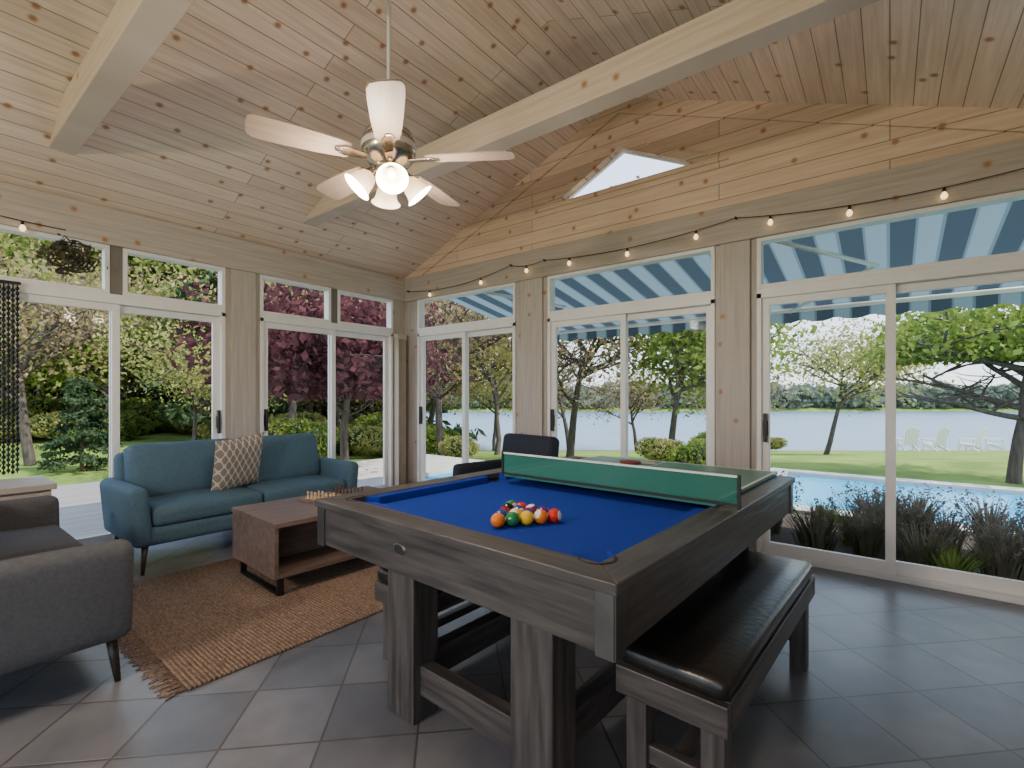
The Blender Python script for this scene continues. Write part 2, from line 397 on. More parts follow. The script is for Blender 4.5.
for i,(y,ov) in enumerate(((2.60,0),(.70,0),(-1.2,0))):
    b=MB(); z0,z1=3.085,3.285
    hw=lambda z:(ZR-z)/((ZR-ZE)/(RX-XL))+.05
    q=[(RX-hw(z0),z0),(RX+hw(z0),z0),(RX+hw(z1),z1),(RX-hw(z1),z1)]
    vs=[(x,y,z) for x,z in q]+[(x,y+.15,z) for x,z in q]
    b.add(vs,[(0,1,2,3),(7,6,5,4),(0,4,5,1),(1,5,6,2),(2,6,7,3),(3,7,4,0)])
    b.obj('ceiling_beam',[M_beamx],fixn=True,bevel=.006)
vb=MB()
for i in range(7):
    vb.box(-.045,.045,-.001,.001,.05,2.06,0,Matrix.Translation((0,i*.018,0))@Matrix.Rotation(R(i*3),4,'Z'))
vb.box(-.04,.04,-.02,.14,2.06,2.12,0)
vb.obj('vertical_blinds',[mat('blind_fabric',(.50,.44,.36),rough=.8)],loc=(XL+.07,4.14,0))

# ------------------------------------------------------------------ string lights
sl=MB()
def strand(p0,p1,sag,nb,n=16):
    pts=[]
    for i in range(n+1):
        t=i/n; p=Vector(p0).lerp(Vector(p1),t); p.z-=sag*4*t*(1-t); pts.append(p)
    sl.tube(pts,.0035,5,0)
    for j in range(nb):
        t=(j+.5)/nb; p=Vector(p0).lerp(Vector(p1),t); p.z-=sag*4*t*(1-t)
        sl.lathe([(.004,0),(.010,-.004),(.010,-.03),(.004,-.032)],p,8,0)
        sl.lathe([(.008,-.03),(.017,-.045),(.020,-.058),(.015,-.072),(.001,-.080)],p,10,1)
yy=YF-.075
hk=[(-5.10,2.70),(-3.35,2.76),(-2.9,2.74),(-1.0,2.76),(1.05,2.74)]
for a,b,s,nn in ((0,1,.08,2),(1,2,.03,1),(2,3,.06,3),(3,4,.08,4)):
    strand((hk[a][0],yy,hk[a][1]),(hk[b][0],yy,hk[b][1]),s,nn)
for x,z in hk: sl.box(x-.006,x+.006,yy-.006,YF-.041,z-.006,z+.012,0)
strand((XL+.075,-.6,2.80),(XL+.075,.86,2.62),.05,3)
sl.obj('string_lights',[M_black,M_bulb])
tg=MB()
for i in range(34):
    a0=random.uniform(0,6.28); rr=random.uniform(.02,.14); cy=random.gauss(0,.03); cz=random.gauss(0,.03); pts=[]
    st=random.uniform(.2,.45)
    for j in range(9):
        a=a0+j*st; pts.append((random.uniform(-.015,.02)+.02*math.sin(3*a),cy+rr*math.cos(a)*1.1+random.gauss(0,.008),cz+rr*math.sin(a)*.8+random.gauss(0,.008)))
    tg.tube(pts,[.006]*8+[.002],5,0)
tg.leaves(np.random.normal(size=(120,3))*np.array([.012,.085,.06]),.05,0)
tg.obj('twig_wreath',[mat('twig',(.10,.08,.05),(.03,.03,.025),rough=.9)],loc=(XL+.075,.88,2.41))
bc=MB()
for i in range(9):
    y=i*.024
    bc.tube([(0,y,0),(0,y,-1.42)],.005,4,0)
    for j in range(36): bc.lathe([(.001,.017),(.012,.007),(.012,-.007),(.001,-.017)],(0,y,-.03-j*.039-(i%2)*.015),6,0)
bc.box(-.012,.012,-.02,.21,0,.02,0)
bc.obj('bead_curtain',[M_black],loc=(XL+.05,.40,2.14))

# ------------------------------------------------------------------ ceiling fan
M_blade=mat('blade_whitewash',(.50,.385,.30),(.40,.30,.23),scale=3,stretch=(1,9,1),rough=.45)
def child(o,par,loc=(0,0,0)):
    o.parent=par; o.location=loc; return o
def make_fan(loc,watts,phase):
    fan=bpy.data.objects.new('ceiling_fan',None); COL.objects.link(fan); fan.location=loc
    top=ZR-loc[2]
    b=MB()
    b.tube([(0,0,.12),(0,0,top-.03)],.011,12,1)
    b.lathe([(.012,top-.14),(.05,top-.12),(.065,top-.07),(.065,top-.02)],n=24,m=0)
    b.lathe([(.012,.20),(.03,.19),(.035,.155),(.05,.145),(.09,.135),(.120,.115),(.128,.09),(.12,.085)],n=32,m=0)
    b.lathe([(.12,.085),(.134,.08),(.138,.045),(.138,.0),(.130,-.01)],n=32,m=0)
    b.lathe([(.139,.055),(.141,.05),(.141,.03),(.139,.025)],n=32,m=1)
    b.lathe([(.13,-.01),(.10,-.045),(.06,-.055),(.05,-.07),(.075,-.08),(.08,-.10),(.05,-.12),(.02,-.13),(.001,-.131)],n=32,m=0)
    child(b.obj('motor_housing',[M_chrome,M_white]),fan)
    for i in range(5):
        th=R(phase+37.93+72*i)
        bl=MB()
        prof=[(.20,.054),(.26,.064),(.40,.074),(.55,.080),(.62,.078),(.650,.062),(.658,.025)]
        poly=[(x,-w) for x,w in prof]+[(x,w) for x,w in reversed(prof)]
        bl.prism(poly,-.004,.004,0,Matrix.Rotation(R(12),4,'X'))
        bl.prism([(.09,-.018),(.22,-.035),(.27,-.012),(.27,.012),(.22,.035),(.09,.018)],-.012,-.005,1,Matrix.Rotation(R(12),4,'X'))
        o=bl.obj('blade_%d'%(i+1),[M_blade,M_chrome],bevel=.002); o.parent=fan; o.rotation_euler=(0,0,th); o.location=(0,0,-.02)
    for i in range(4):
        a=R(20+90*i+37.9)
        s=MB(); M=Matrix.Rotation(a,4,'Z')@Matrix.Translation((.070,0,-.085))@Matrix.Rotation(R(-42),4,'Y')
        s.lathe([(.018,.0),(.022,-.03),(.018,-.035)],n=16,m=1,mtx=M)
        s.lathe([(.020,-.03),(.040,-.045),(.052,-.075),(.056,-.10),(.066,-.125),(.078,-.135)],n=24,m=0,mtx=M)
        s.lathe([(.001,-.05),(.02,-.055),(.028,-.08),(.02,-.105),(.001,-.112)],n=14,m=0,mtx=M)
        child(s.obj('lamp_shade_%d'%(i+1),[M_shade,M_chrome]),fan)
        L=bpy.data.lights.new('fan_bulb','POINT'); L.energy=watts; L.color=(1,.84,.68); L.shadow_soft_size=.06
        lo=bpy.data.objects.new('bulb_light_%d'%(i+1),L); COL.objects.link(lo); lo.parent=fan
        lo.location=M@Vector((0,0,-.18))
make_fan((RX,1.60,2.55),15,283)
make_fan((RX,-2.25,2.55),75,283)  # unseen second fan behind the camera, added as warm fill light for the room

# ------------------------------------------------------------------ sofas
def sofa(name,w,d,fab,legm,loc,rotz,armh=.64,backh=.91):
    e=bpy.data.objects.new(name,None); COL.objects.link(e); e.location=loc; e.rotation_euler=(0,0,rotz)
    aw=.13; f=MB()
    f.rbox((0,0,.27),(w-.10,d-.08,.14),.04)
    iw=w-2*aw
    for s in (-1,1):
        f.rbox((s*(w/2-aw/2),.0,(armh+.2)/2),(aw,d-.04,armh-.2),.055,rot=(0,R(s*5),0))
    f.rbox((0,-d/2+.10,.54),(w-.16,.16,.60),.06,rot=(R(7),0,0))
    child(f.obj('frame',[fab]),e)
    c=MB()
    for s in (-1,1):
        c.rbox((s*iw/4,.07,.405),(iw/2-.006,d-.20,.15),.05,puff=.02)
        c.rbox((s*iw/4,-d/2+.235,(backh+.44)/2+.0),(iw/2+.03,.17,backh-.44),.07,rot=(R(12),0,0),puffy=.03)
    child(c.obj('cushions',[fab]),e)
    l=MB()
    for sx in (-1,1):
        for sy in (-1,1):
            x,y=sx*(w/2-.10),sy*(d/2-.09)
            l.tube([(x+sx*.02,y+sy*.02,0),(x,y,.21)],[.012,.024],12,0)
    child(l.obj('legs',[legm]),e)
    return e
sofa('blue_loveseat',1.87,.86,M_teal,M_leg,(-4.63,1.98,0),R(-90))
sofa('gray_loveseat',1.70,.88,M_grayf,M_leg,(-3.55,.27,0),0,armh=.65,backh=.86)
def pillow(name,s,t,m,loc,rot):
    mb=MB(); n=14; vs=[];fs=[]
    for sg in (1,-1):
        for i in range(n+1):
            for j in range(n+1):
                u=-1+2*i/n; v=-1+2*j/n
                k=1-.06*(1-u*u)*(1) ; k2=1-.06*(1-v*v)
                th=t*((1-u**4)*(1-v**4))**.6
                vs.append((u*s*k2,sg*th,v*s*k))
    o=(n+1)**2
    for g in (0,1):
        for i in range(n):
            for j in range(n):
                q=[g*o+i*(n+1)+j,g*o+(i+1)*(n+1)+j,g*o+(i+1)*(n+1)+j+1,g*o+i*(n+1)+j+1]
                fs.append(tuple(q if g else q[::-1]))
    mb.add(vs,fs,0,True); ob=mb.obj(name,[m],loc=loc); ob.rotation_euler=rot; return ob
pillow('throw_pillow',.25,.07,M_pil,(-4.56,1.90,.705),(R(-14),R(5),R(-72)))
pillow('throw_pillow',.21,.07,mat('cream_fabric',(.6,.57,.52),rough=.9),(-3.80,.20,.64),(R(-16),0,R(5)))

def armchair(name,loc,rotz):
    f=MB()
    f.rbox((0,0,.33),(.72,.70,.26),.05); f.rbox((0,.04,.47),(.50,.58,.12),.05,puff=.02)
    for s in (-1,1): f.rbox((s*.33,.02,.42),(.12,.70,.44),.05)
    f.rbox((0,-.30,.63),(.74,.14,.56),.06,rot=(R(8),0,0))
    for sx in (-1,1):
        for sy in (-1,1): f.tube([(sx*.30,sy*.30,0),(sx*.29,sy*.29,.22)],[.012,.022],10,1)
    f.obj(name,[M_navy,M_leg],loc=loc,rotz=rotz)
armchair('navy_armchair',(-2.93,3.66,0),R(170))

# ------------------------------------------------------------------ coffee table, chess, end table, rug
ct=MB(); W,D,H=.72,1.12,.475
ct.box(-W/2,W/2,-D/2,D/2,H-.03,H,0); ct.box(-W/2+.005,W/2-.005,-.003,.003,H-.001,H+.0008,1)
for s in (-1,1): ct.box(-W/2+.01,W/2-.01,min(s*(D/2-.03),s*(D/2-.005)),max(s*(D/2-.03),s*(D/2-.005)),.12,H-.03,0)
ct.box(-W/2+.01,W/2-.01,-D/2+.03,D/2-.03,.12,.145,0)
ct.box(-.012,.012,-D/2+.03,D/2-.03,.145,H-.03,0)
for s in (-1,1):
    y0=s*(D/2-.06)
    for x in (-W/2+.05,W/2-.07): ct.box(x,x+.02,y0-.02,y0+.02,.0,.12,1)
    ct.box(-W/2+.05,W/2-.05,y0-.02,y0+.02,0,.012,1)
ct.obj('coffee_table',[M_walnut,M_black],loc=(-3.37,2.06,.020),rotz=R(-3),bevel=.003)
ch=MB(); ch.box(-.19,.19,-.19,.19,0,.02,2)
for i in range(8):
    for j in range(8):
        ch.box(-.16+i*.04,-.12+i*.04,-.16+j*.04,-.12+j*.04,.02,.0215,(i+j)%2)
for i in range(8):
    for (j,mm) in ((0,0),(1,0),(6,1),(7,1)):
        h=.038 if j in (1,6) else random.choice([.055,.06,.07])
        ch.lathe([(.013,0),(.014,.005),(.007,.012),(.005,h*.6),(.009,h*.66),(.005,h*.72),(.009,h*.85),(.006,h*.96),(.001,h)],(-.14+i*.04,-.14+j*.04,.0215),10,mm)
ch.obj('chess_set',[mat('maple',(.6,.42,.24)),mat('dark_walnut',(.07,.035,.02)),M_walnut],loc=(-3.40,2.13,.4965),rotz=R(10))
et=MB(); et.box(-.27,.27,-.5,.5,.65,.69,0); et.box(-.24,.24,-.47,.47,.53,.65,0); et.box(-.24,.24,-.47,.47,.15,.18,0)
for sx in (-1,1):
    for sy in (-1,1): et.box(sx*.22-.025,sx*.22+.025,sy*.45-.025,sy*.45+.025,0,.65,0)
et.obj('end_table',[M_endt],loc=(-4.86,.22,0),bevel=.004)
rg=MB(); rw,rl=1.68,2.2
rg.box(-rw/2,rw/2,-rl/2,rl/2,0,.012,0)
for i in range(150):
    x=-rw/2+rw*i/150
    for s in (-1,1): rg.tube([(x,s*rl/2,.006),(x+random.uniform(-.01,.01),s*(rl/2+.05),.006),(x+random.uniform(-.02,.02),s*(rl/2+.08+random.random()*.03),.003)],.004,4,0)
for i in range(110):
    y=-rl/2+rl*i/110; rg.tube([(-rw/2-.006,y,.008),(rw/2+.006,y+.0,.008)],.009,5,0)
rg.obj('jute_rug',[M_jute],loc=(-3.26,1.93,0),rotz=R(-1))

# ------------------------------------------------------------------ pool table
PL=(-1.345,2.375,0); PR=R(-2.8)
PT=bpy.data.objects.new('pool_table',None); COL.objects.link(PT); PT.location=PL; PT.rotation_euler=(0,0,PR)
w,l=1.65,2.28; HT=.795; rw=.125
X,Y=w/2,l/2
p=MB()
p.box(-X+.02,X-.02,-Y+.02,-Y+.05,.58,HT-.03,0); p.box(-X+.02,X-.02,Y-.05,Y-.02,.58,HT-.03,0)
p.box(-X+.02,-X+.05,-Y+.05,Y-.05,.58,HT-.03,1); p.box(X-.05,X-.02,-Y+.05,Y-.05,.58,HT-.03,1)
p.box(-X+.05,X-.05,-Y+.05,Y-.05,.64,.70,0)
child(p.obj('apron',[M_dx,M_dy],bevel=.004),PT)
p=MB()
for s in (-1,1):
    p.prism([(-X,s*Y),(X,s*Y),(X-rw,s*(Y-rw)),(-X+rw,s*(Y-rw))][::1 if s<0 else -1],HT-.035,HT,0)
    p.prism([(s*X,-Y),(s*X,Y),(s*(X-rw),Y-rw),(s*(X-rw),-Y+rw)][::1 if s>0 else -1],HT-.035,HT,1)
child(p.obj('rails',[M_dx,M_dy],bevel=.004),PT)
p=MB()
ix,iy=X-rw,Y-rw; zb=HT-.045
p.box(-ix,ix,-iy,iy,.70,zb,0)
cw=.05; g=.085
def cush(pts): p.prism(pts,zb,HT-.004,0)
for s in (-1,1):
    q=[(-ix+g,s*iy),(ix-g,s*iy),(ix-g-.045,s*(iy-cw)),(-ix+g+.045,s*(iy-cw))]
    cush(q[::1 if s<0 else -1])
    for (a,b2) in ((-iy+g,-.065),(.065,iy-g)):
        q=[(s*ix,a),(s*ix,b2),(s*(ix-cw),b2-(.045 if a>0 else .02)),(s*(ix-cw),a+(.045 if a<0 else .02))]
        cush(q[::1 if s>0 else -1])
child(p.obj('felt_bed',[M_felt],bevel=.004,fixn=True),PT)
p=MB()
for sx in (-1,1):
    for sy in (-1,0,1):
        c=(sx*(ix-.03 if sy else ix-.002),sy*(iy-.03),0)
        p.lathe([(.001,zb+.0012),(.048,zb+.0012)],c,24,0)
        if sy:
            a0=math.atan2(sy,sx)
            pts=[(c[0]+.060*math.cos(a0+t),c[1]+.060*math.sin(a0+t),HT-.007) for t in [R(-100+20*i) for i in range(11)]]
            p.tube(pts,.010,8,0)
child(p.obj('pockets',[M_pocket]),PT)
p=MB()
for sx in (-1,1):
    for sy in (-1,1):
        a,b2=sorted((sx*(X-.075),sx*(X-.014))); c0,c1=sorted((sy*(Y-.022),sy*(Y-.010)))
        p.box(a,b2,c0,c1,.575,HT-.036,0)
        a,b2=sorted((sx*(X-.022),sx*(X-.010))); c0,c1=sorted((sy*(Y-.075),sy*(Y-.014)))
        p.box(a,b2,c0,c1,.575,HT-.036,0)
M=Matrix.Translation((-.16,-Y+.019,.685))@Matrix.Rotation(R(90),4,'X')@Matrix.Diagonal((1.7,1,1,1))
p.lathe([(.001,.006),(.020,.006),(.024,.0)],n=24,m=0,mtx=M); p.lathe([(.001,.007),(.017,.007)],n=24,m=1,mtx=M)
child(p.obj('corner_plates_and_badge',[M_plate,M_pocket],bevel=.002),PT)
p=MB()
legx=(-.165,.51)
for y in (-Y+.09,Y-.09):
    for x in legx:
        p.box(x-.085,x+.085,y-.065,y+.065,0,.64,0)
    p.box(legx[0],legx[1],y-.03,y+.03,.105,.225,1)
for x in legx: p.box(x-.035,x+.035,-Y+.12,Y-.12,.105,.225,2)
child(p.obj('legs',[M_dz,M_dx,M_dy],bevel=.005),PT)
tt=bpy.data.objects.new('table_tennis_top',None); COL.objects.link(tt); tt.location=(PL[0],PL[1],HT+.0045); tt.rotation_euler=(0,0,PR)
p=MB(); a0=-X+.26; a1=X-.10; y0=-.04; y1=Y-.0
p.box(a0,a1,y0,y1,0,.018,0)
for (u0,u1,v0,v1) in ((a0,a0+.018,y0,y1),(a1-.018,a1,y0,y1),(a0,a1,y1-.018,y1),(-.004,.004,y0,y1)): p.box(u0,u1,v0,v1,.018,.0186,1)
child(p.obj('playing_surface',[M_ttgreen,M_ttwhite]),tt)
p=MB(); n0=a0-.0; n1=a1+.10
p.box(n0,n1,y0-.002,y0+.002,.022,.145,0); p.box(n0,n1,y0-.005,y0+.005,.140,.150,1); p.box(n0,n1,y0-.006,y0+.006,.012,.026,2)
for x in (n0,n1): p.box(x-.006,x+.006,y0-.010,y0+.010,-.0,.152,2)
child(p.obj('net',[M_net,M_ttwhite,M_pocket]),tt)
pd=MB(); pd.lathe([(.001,0),(.075,0),(.075,.012),(.001,.012)],n=24,m=0); pd.box(.07,.17,-.013,.013,-.0,.014,1)
pd.obj('table_tennis_paddle',[mat('paddle_red',(.20,.03,.03)),M_endt],loc=(-1.47,3.27,HT+.024),rotz=R(20))
bb=MB(); cols=[(.85,.55,.03),(.02,.05,.35),(.65,.03,.02),(.12,.02,.2),(.85,.22,.02),(.02,.22,.08),(.25,.02,.03),(.01,.01,.01)]
bm_=[mat('ball_%d'%i,c,rough=.12) for i,c in enumerate(cols)]+[mat('ball_white',(.85,.82,.74),rough=.12)]
order=[0,9,2,10,7,13,5,3,14,11,1,6,4,12,8]
Rb=.031; kk=0; random.seed(3); random.shuffle(order)
for row in range(5):
    for c in range(row+1):
        x=(c-row/2)*2*Rb*1.03; y=row*math.sqrt(3)*Rb*1.03; num=order[kk]; kk+=1
        rot=Euler((random.uniform(0,6),random.uniform(0,6),random.uniform(0,6))).to_matrix().to_4x4()
        vs=[];n=20;mr=12; fs=[]
        for j in range(mr+1):
            t=math.pi*j/mr
            for i in range(n): vs.append((Rb*math.sin(t)*math.cos(2*math.pi*i/n),Rb*math.sin(t)*math.sin(2*math.pi*i/n),Rb*math.cos(t)))
        M=Matrix.Translation((x,y,Rb))@rot
        for j in range(mr):
            fs=[(j*n+i,(j+1)*n+i,(j+1)*n+(i+1)%n,j*n+(i+1)%n) for i in range(n)]
            white=(num>=8 and (j<3 or j>=9)) or (j==0)
            bb.add([M@Vector(v) for v in vs[j*n:(j+2)*n]],[tuple(q-j*n for q in f) for f in fs],8 if white else num%8,True)
bb.obj('billiard_balls',bm_,loc=(-1.29,1.56,zb+.0005),rotz=R(-4))

def bench(name,w,l,loc,rotz,h=.5):
    e=bpy.data.objects.new(name,None); COL.objects.link(e); e.location=loc; e.rotation_euler=(0,0,rotz)
    X,Y=w/2,l/2; t=h-.07
    f=MB()
    f.box(-X,X,-Y,-Y+.03,t-.09,t,0); f.box(-X,X,Y-.03,Y,t-.09,t,0); f.box(-X,-X+.03,-Y+.03,Y-.03,t-.09,t,1); f.box(X-.03,X,-Y+.03,Y-.03,t-.09,t,1)
    f.box(-X+.03,X-.03,-Y+.03,Y-.03,t-.05,t,1)
    for sx in (-1,1):
        for sy in (-1,1):
            x,y=sx*(X-.055),sy*(Y-.07); f.box(x-.035,x+.035,y-.035,y+.035,0,t-.085,2)
    for sy in (-1,1): f.box(-X+.06,X-.06,sy*(Y-.07)-.018,sy*(Y-.07)+.018,.12,.18,0)
    f.box(-.02,.02,-Y+.07,Y-.07,.13,.17,1)
    child(f.obj('frame',[M_dx,M_dy,M_dz],bevel=.004),e)
    c=MB(); c.rbox((0,0,h-.035),(w-.004,l-.004,.07),.03,puff=.012); child(c.obj('seat_pad',[M_leather]),e)
bench('bench',.35,1.32,(-.495,2.10,0),R(-3))
bench('bench',.36,1.34,(-1.80,2.13,0),R(-2),.46)

# ------------------------------------------------------------------ exterior site (u along shore, s toward the lake)
FX,FY=-.6147,.7887
def site(u,s): return (FY*u+FX*s, -FX*u+FY*s)
def sst(t): t=max(0,min(1,t)); return t*t*(3-2*t)
def gz(u,s):
    if s<12: z=-.35
    elif s<30: z=-.35-(s-12)/18*1.7
    elif s<34: z=-2.05-(s-30)/4*1.2
    elif s<100: z=-3.25
    elif s<106: z=-3.25+(s-100)/6*2.0
    else: z=-1.25
    L=sst((-u-.20*s-3)/8)
    return z*(1-L)+(-.35)*L
g=MB(); us=[-110+i*2.0 for i in range(121)]; ss=[-24+i*1.5 for i in range(102)]
vs=[(*site(u,s),gz(u,s)) for s in ss for u in us]; nn=len(us)
g.add(vs,[(j*nn+i,j*nn+i+1,(j+1)*nn+i+1,(j+1)*nn+i) for j in range(len(ss)-1) for i in range(nn-1)],0,True)
g.obj('ground',[M_grass])
lk=MB(); q=[site(-100,26),site(128,26),site(128,112),site(-100,112)]
lk.add([(x,y,-2.0) for x,y in q],[(0,1,2,3)]); lk.obj('lake',[M_lake])
dk=MB(); dk.box(-9.8,XL-.13,-4.5,3.2,-.30,-.04); dk.obj('deck',[M_deck])
SX0,SX1=-7.0,-5.8
pa=MB(); pa.box(-9.5,-3.2,4.50,5.9,-.4,-.18); pa.box(-9.5,XL-.14,3.22,4.5,-.4,-.18); pa.box(-9.5,SX0,5.9,7.6,-.4,-.18); pa.box(SX1,-3.2,5.9,7.6,-.4,-.18)
pa.box(-9.5,-3.2,7.6,8.4,-.4,-.18); pa.obj('patio',[M_concrete])
sp=MB(); sp.box(SX0,SX1,5.9,7.6,-.4,-.24); sp.obj('spa_pool',[M_pool])
pl=MB(); px0,px1,py0,py1=-1.6,9.5,7.7,11.0
pl.box(px0,px1,py0,py1,-.4,-.27,0)
pl.box(px0-.35,px0,py0-.35,py1+.35,-.4,-.2,1); pl.box(px1,px1+.35,py0-.35,py1+.35,-.4,-.2,1); pl.box(px0,px1,py0-.35,py0,-.4,-.2,1); pl.box(px0,px1,py1,py1+.35,-.4,-.2,1)
pl.obj('swimming_pool',[M_pool,M_concrete])
md=MB(); md.box(-2.9,3.2,4.52,7.2,-.4,-.22); md.obj('garden_bed',[M_mulch])

aw=MB(); ay0,ay1,az0,az1=YF+.20,7.1,2.84,2.42
aw.add([(-5.2,ay0,az0),(3.4,ay0,az0),(3.4,ay1,az1),(-5.2,ay1,az1)],[(0,1,2,3)],0)
n=192
for i in range(n):
    x0=-5.2+8.6*i/n; x1=-5.2+8.6*(i+1)/n
    f=lambda x:az1-.15-.04*abs(math.sin((x+5.2)*math.pi/.36))
    aw.add([(x0,ay1,az1),(x1,ay1,az1),(x1,ay1+.01,f(x1)),(x0,ay1+.01,f(x0))],[(0,1,2,3)],0)
aw.tube([(-5.2,ay1-.03,az1-.03),(3.4,ay1-.03,az1-.03)],.03,8,1); aw.tube([(-5.2,ay0,az0),(3.4,ay0,az0)],.04,8,1)
for xa in (-4.6,-1.1,2.6):
    s=1 if xa<1 else -1
    aw.tube([(xa,ay0,az0-.08),(xa+s*1.0,(ay0+ay1)/2,(az0+az1)/2-.08),(xa+.1,ay1-.05,az1-.05)],.022,8,1)
aw.obj('awning',[M_awn,M_white])

# ------------------------------------------------------------------ plants
def grow(mb,p,d,L,r,lev,maxl,pts,kids,spread):
    segs=5; P=[Vector(p)]; dd=Vector(d).normalized()
    for i in range(segs):
        dd=(dd+Vector((random.gauss(0,.10),random.gauss(0,.10),random.gauss(.04,.06)))).normalized(); P.append(P[-1]+dd*L/segs)
    mb.tube(P,[r*(1-.55*i/segs) for i in range(segs+1)],6 if lev else 9,0,cap=False)
    if lev>=maxl-1: pts+= [(q,L) for q in P[2:]]
    if lev<maxl:
        for k in range(kids[lev]):
            t=random.uniform(.45,1) if lev==0 else random.uniform(.3,1); i=min(segs-1,int(t*segs)); q=P[i].lerp(P[i+1],t*segs-i)
            a=random.uniform(0,6.28)+k*2.4; h=Vector((math.cos(a),math.sin(a),0))
            nd=dd*random.uniform(.3,.8)+h*spread*random.uniform(.7,1.2)
            grow(mb,q,nd,L*random.uniform(.55,.8),r*.5,lev+1,maxl,pts,kids,spread)
def tree(name,seed,H,lm,nl,ls,spread=.8,tr=.11,trunk=.42,sig=.06,bark=None,kids=(7,5,4),zmin=.3):
    random.seed(seed); np.random.seed(seed); mb=MB(); pts=[]
    grow(mb,(0,0,-.1),(random.gauss(0,.05),random.gauss(0,.05),1),H*trunk,tr,0,3,pts,kids,spread)
    A=np.array([list(q) for q,_ in pts]); A=A[A[:,2]>zmin*.8] 
    idx=np.random.randint(0,len(A),nl)
    P=A[idx]+np.random.normal(size=(nl,3))*H*sig; P=P[P[:,2]>zmin]
    mb.leaves(P,ls,1)
    return mb.mesh(name,[bark or M_bark,lm])
def conifer(name,seed,H,Rr,nl,ls,base=.08):
    random.seed(seed); np.random.seed(seed); mb=MB(); mb.tube([(0,0,-.1),(0,0,H*.5),(0,0,H*.97)],[.02*H,.013*H,.003*H],8,0)
    P=[]
    nb=int(16*H**.5*2.2)
    for i in range(nb):
        t=random.uniform(base,.98); a=random.uniform(0,6.28); L=Rr*(1-t)**.8*random.uniform(.7,1.1)+.05
        z=t*H; e=Vector((math.cos(a)*L,math.sin(a)*L,z-L*.18)); mb.tube([(0,0,z),e],[.006*H*(1-t)+.004,.003],4,0,cap=False)
        m=int(nl/nb)
        for j in range(m):
            k=random.random()**.6; P.append((e.x*k+random.gauss(0,.07*Rr),e.y*k+random.gauss(0,.07*Rr),z+(e.z-z)*k+random.gauss(0,.04*Rr)))
    mb.leaves(P,ls,1,asp=.35); return mb.mesh(name,[M_barkp,M_ldark])
def shrub(name,seed,Rr,H,lm,nl,ls):
    random.seed(seed); np.random.seed(seed); mb=MB(); P=[]
    for b in range(7):
        a=random.uniform(0,6.28); rr=random.uniform(0,.5)*Rr; c=np.array([math.cos(a)*rr,math.sin(a)*rr,H*random.uniform(.35,.6)]); br=Rr*random.uniform(.45,.6)
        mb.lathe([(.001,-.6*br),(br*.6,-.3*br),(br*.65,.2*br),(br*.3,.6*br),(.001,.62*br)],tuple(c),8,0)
        d=np.random.normal(size=(nl//7,3)); d/=np.linalg.norm(d,axis=1)[:,None]
        P.append(c+d*br*(.75+.3*np.random.rand(len(d),1))*np.array([1,1,H/Rr*.7]))
    mb.leaves(np.concatenate(P),ls,1); return mb.mesh(name,[M_core,lm])
def put(name,me,u,s,rot=None,sc=1,dz=0):
    o=bpy.data.objects.new(name,me); COL.objects.link(o); x,y=site(u,s); o.location=(x,y,gz(u,s)+dz-.02); o.rotation_euler=(0,0,rot if rot is not None else random.uniform(0,6.28))
    o.scale=(sc,sc,sc); return o
T_green=[tree('g%d'%i,10+i,8,M_lgreen,7000,.17,zmin=1.2) for i in range(2)]
T_spr=[tree('s%d'%i,20+i,8,M_lyel,6000,.15,zmin=1.0) for i in range(2)]
T_bud=[tree('b%d'%i,30+i,8,M_lbrown,3800,.13,kids=(8,6,5),tr=.13,zmin=1.0) for i in range(2)]
T_con=conifer('c',40,9,2.6,14000,.34,.12)
T_consm=conifer('csm',41,2.0,.85,6000,.12,.03)
T_red=tree('r',52,5.4,M_lred,13000,.12,spread=1.0,tr=.08,trunk=.36,sig=.065,zmin=1.3,kids=(8,6,4))
T_map=tree('m',63,5.6,M_lgreen,14000,.13,spread=1.6,tr=.11,trunk=.40,sig=.045,kids=(9,6,4),zmin=2.2)
S_g=shrub('sg',71,1.2,1.3,M_lgreen,5000,.11); S_y=shrub('sy',72,1.2,1.2,M_lyel,5000,.11); S_d=shrub('sd',73,1.2,1.2,M_ldark,5000,.11)

random.seed(99)
put('red_maple_tree',T_red,-3.45,10.0,1.0,1.25) 
put('green_maple_tree',T_map,9.5,9.2,.5,1.08)
put('deciduous_tree',T_green[0],4.4,13.5,2.0,.95); put('deciduous_tree',T_bud[0],1.9,16,0,1.1)
put('deciduous_tree',T_bud[1],-2.0,14,1,1.0); put('deciduous_tree',T_spr[0],-.6,19,3,1.1)
put('deciduous_tree',T_spr[0],12.6,19.5,1.1,.95); put('deciduous_tree',T_bud[1],12.9,27,2,1.0)
put('small_spruce_tree',T_consm,-9.4,10.6,0,1.05)
put('deciduous_tree',T_spr[1],-8.2,12.5,0,.60); put('deciduous_tree',T_bud[1],-11.4,11.5,2,.9)
put('deciduous_tree',T_bud[0],-7.2,15.5,2,1.1)
put('pine_tree',T_con,-10.5,18,0,1.1)
for i in range(34):
    s=random.uniform(17,30); k=-1.35+1.2*((i*0.618)%1); u=k*s
    me=random.choice([T_green[0],T_spr[0],T_spr[1],T_bud[0],T_bud[1],T_bud[1],T_bud[0],T_con])
    put('pine_tree' if me is T_con else 'deciduous_tree',me,u,s,None,random.uniform(1.0,1.4))
for i in range(34):
    s=random.uniform(32,44); k=-1.4+1.2*((i*0.618+.3)%1); u=k*s
    me=random.choice([T_spr[0],T_spr[1],T_green[1],T_con,T_bud[0]])
    put('pine_tree' if me is T_con else 'deciduous_tree',me,u,s,None,random.uniform(2.0,2.6))
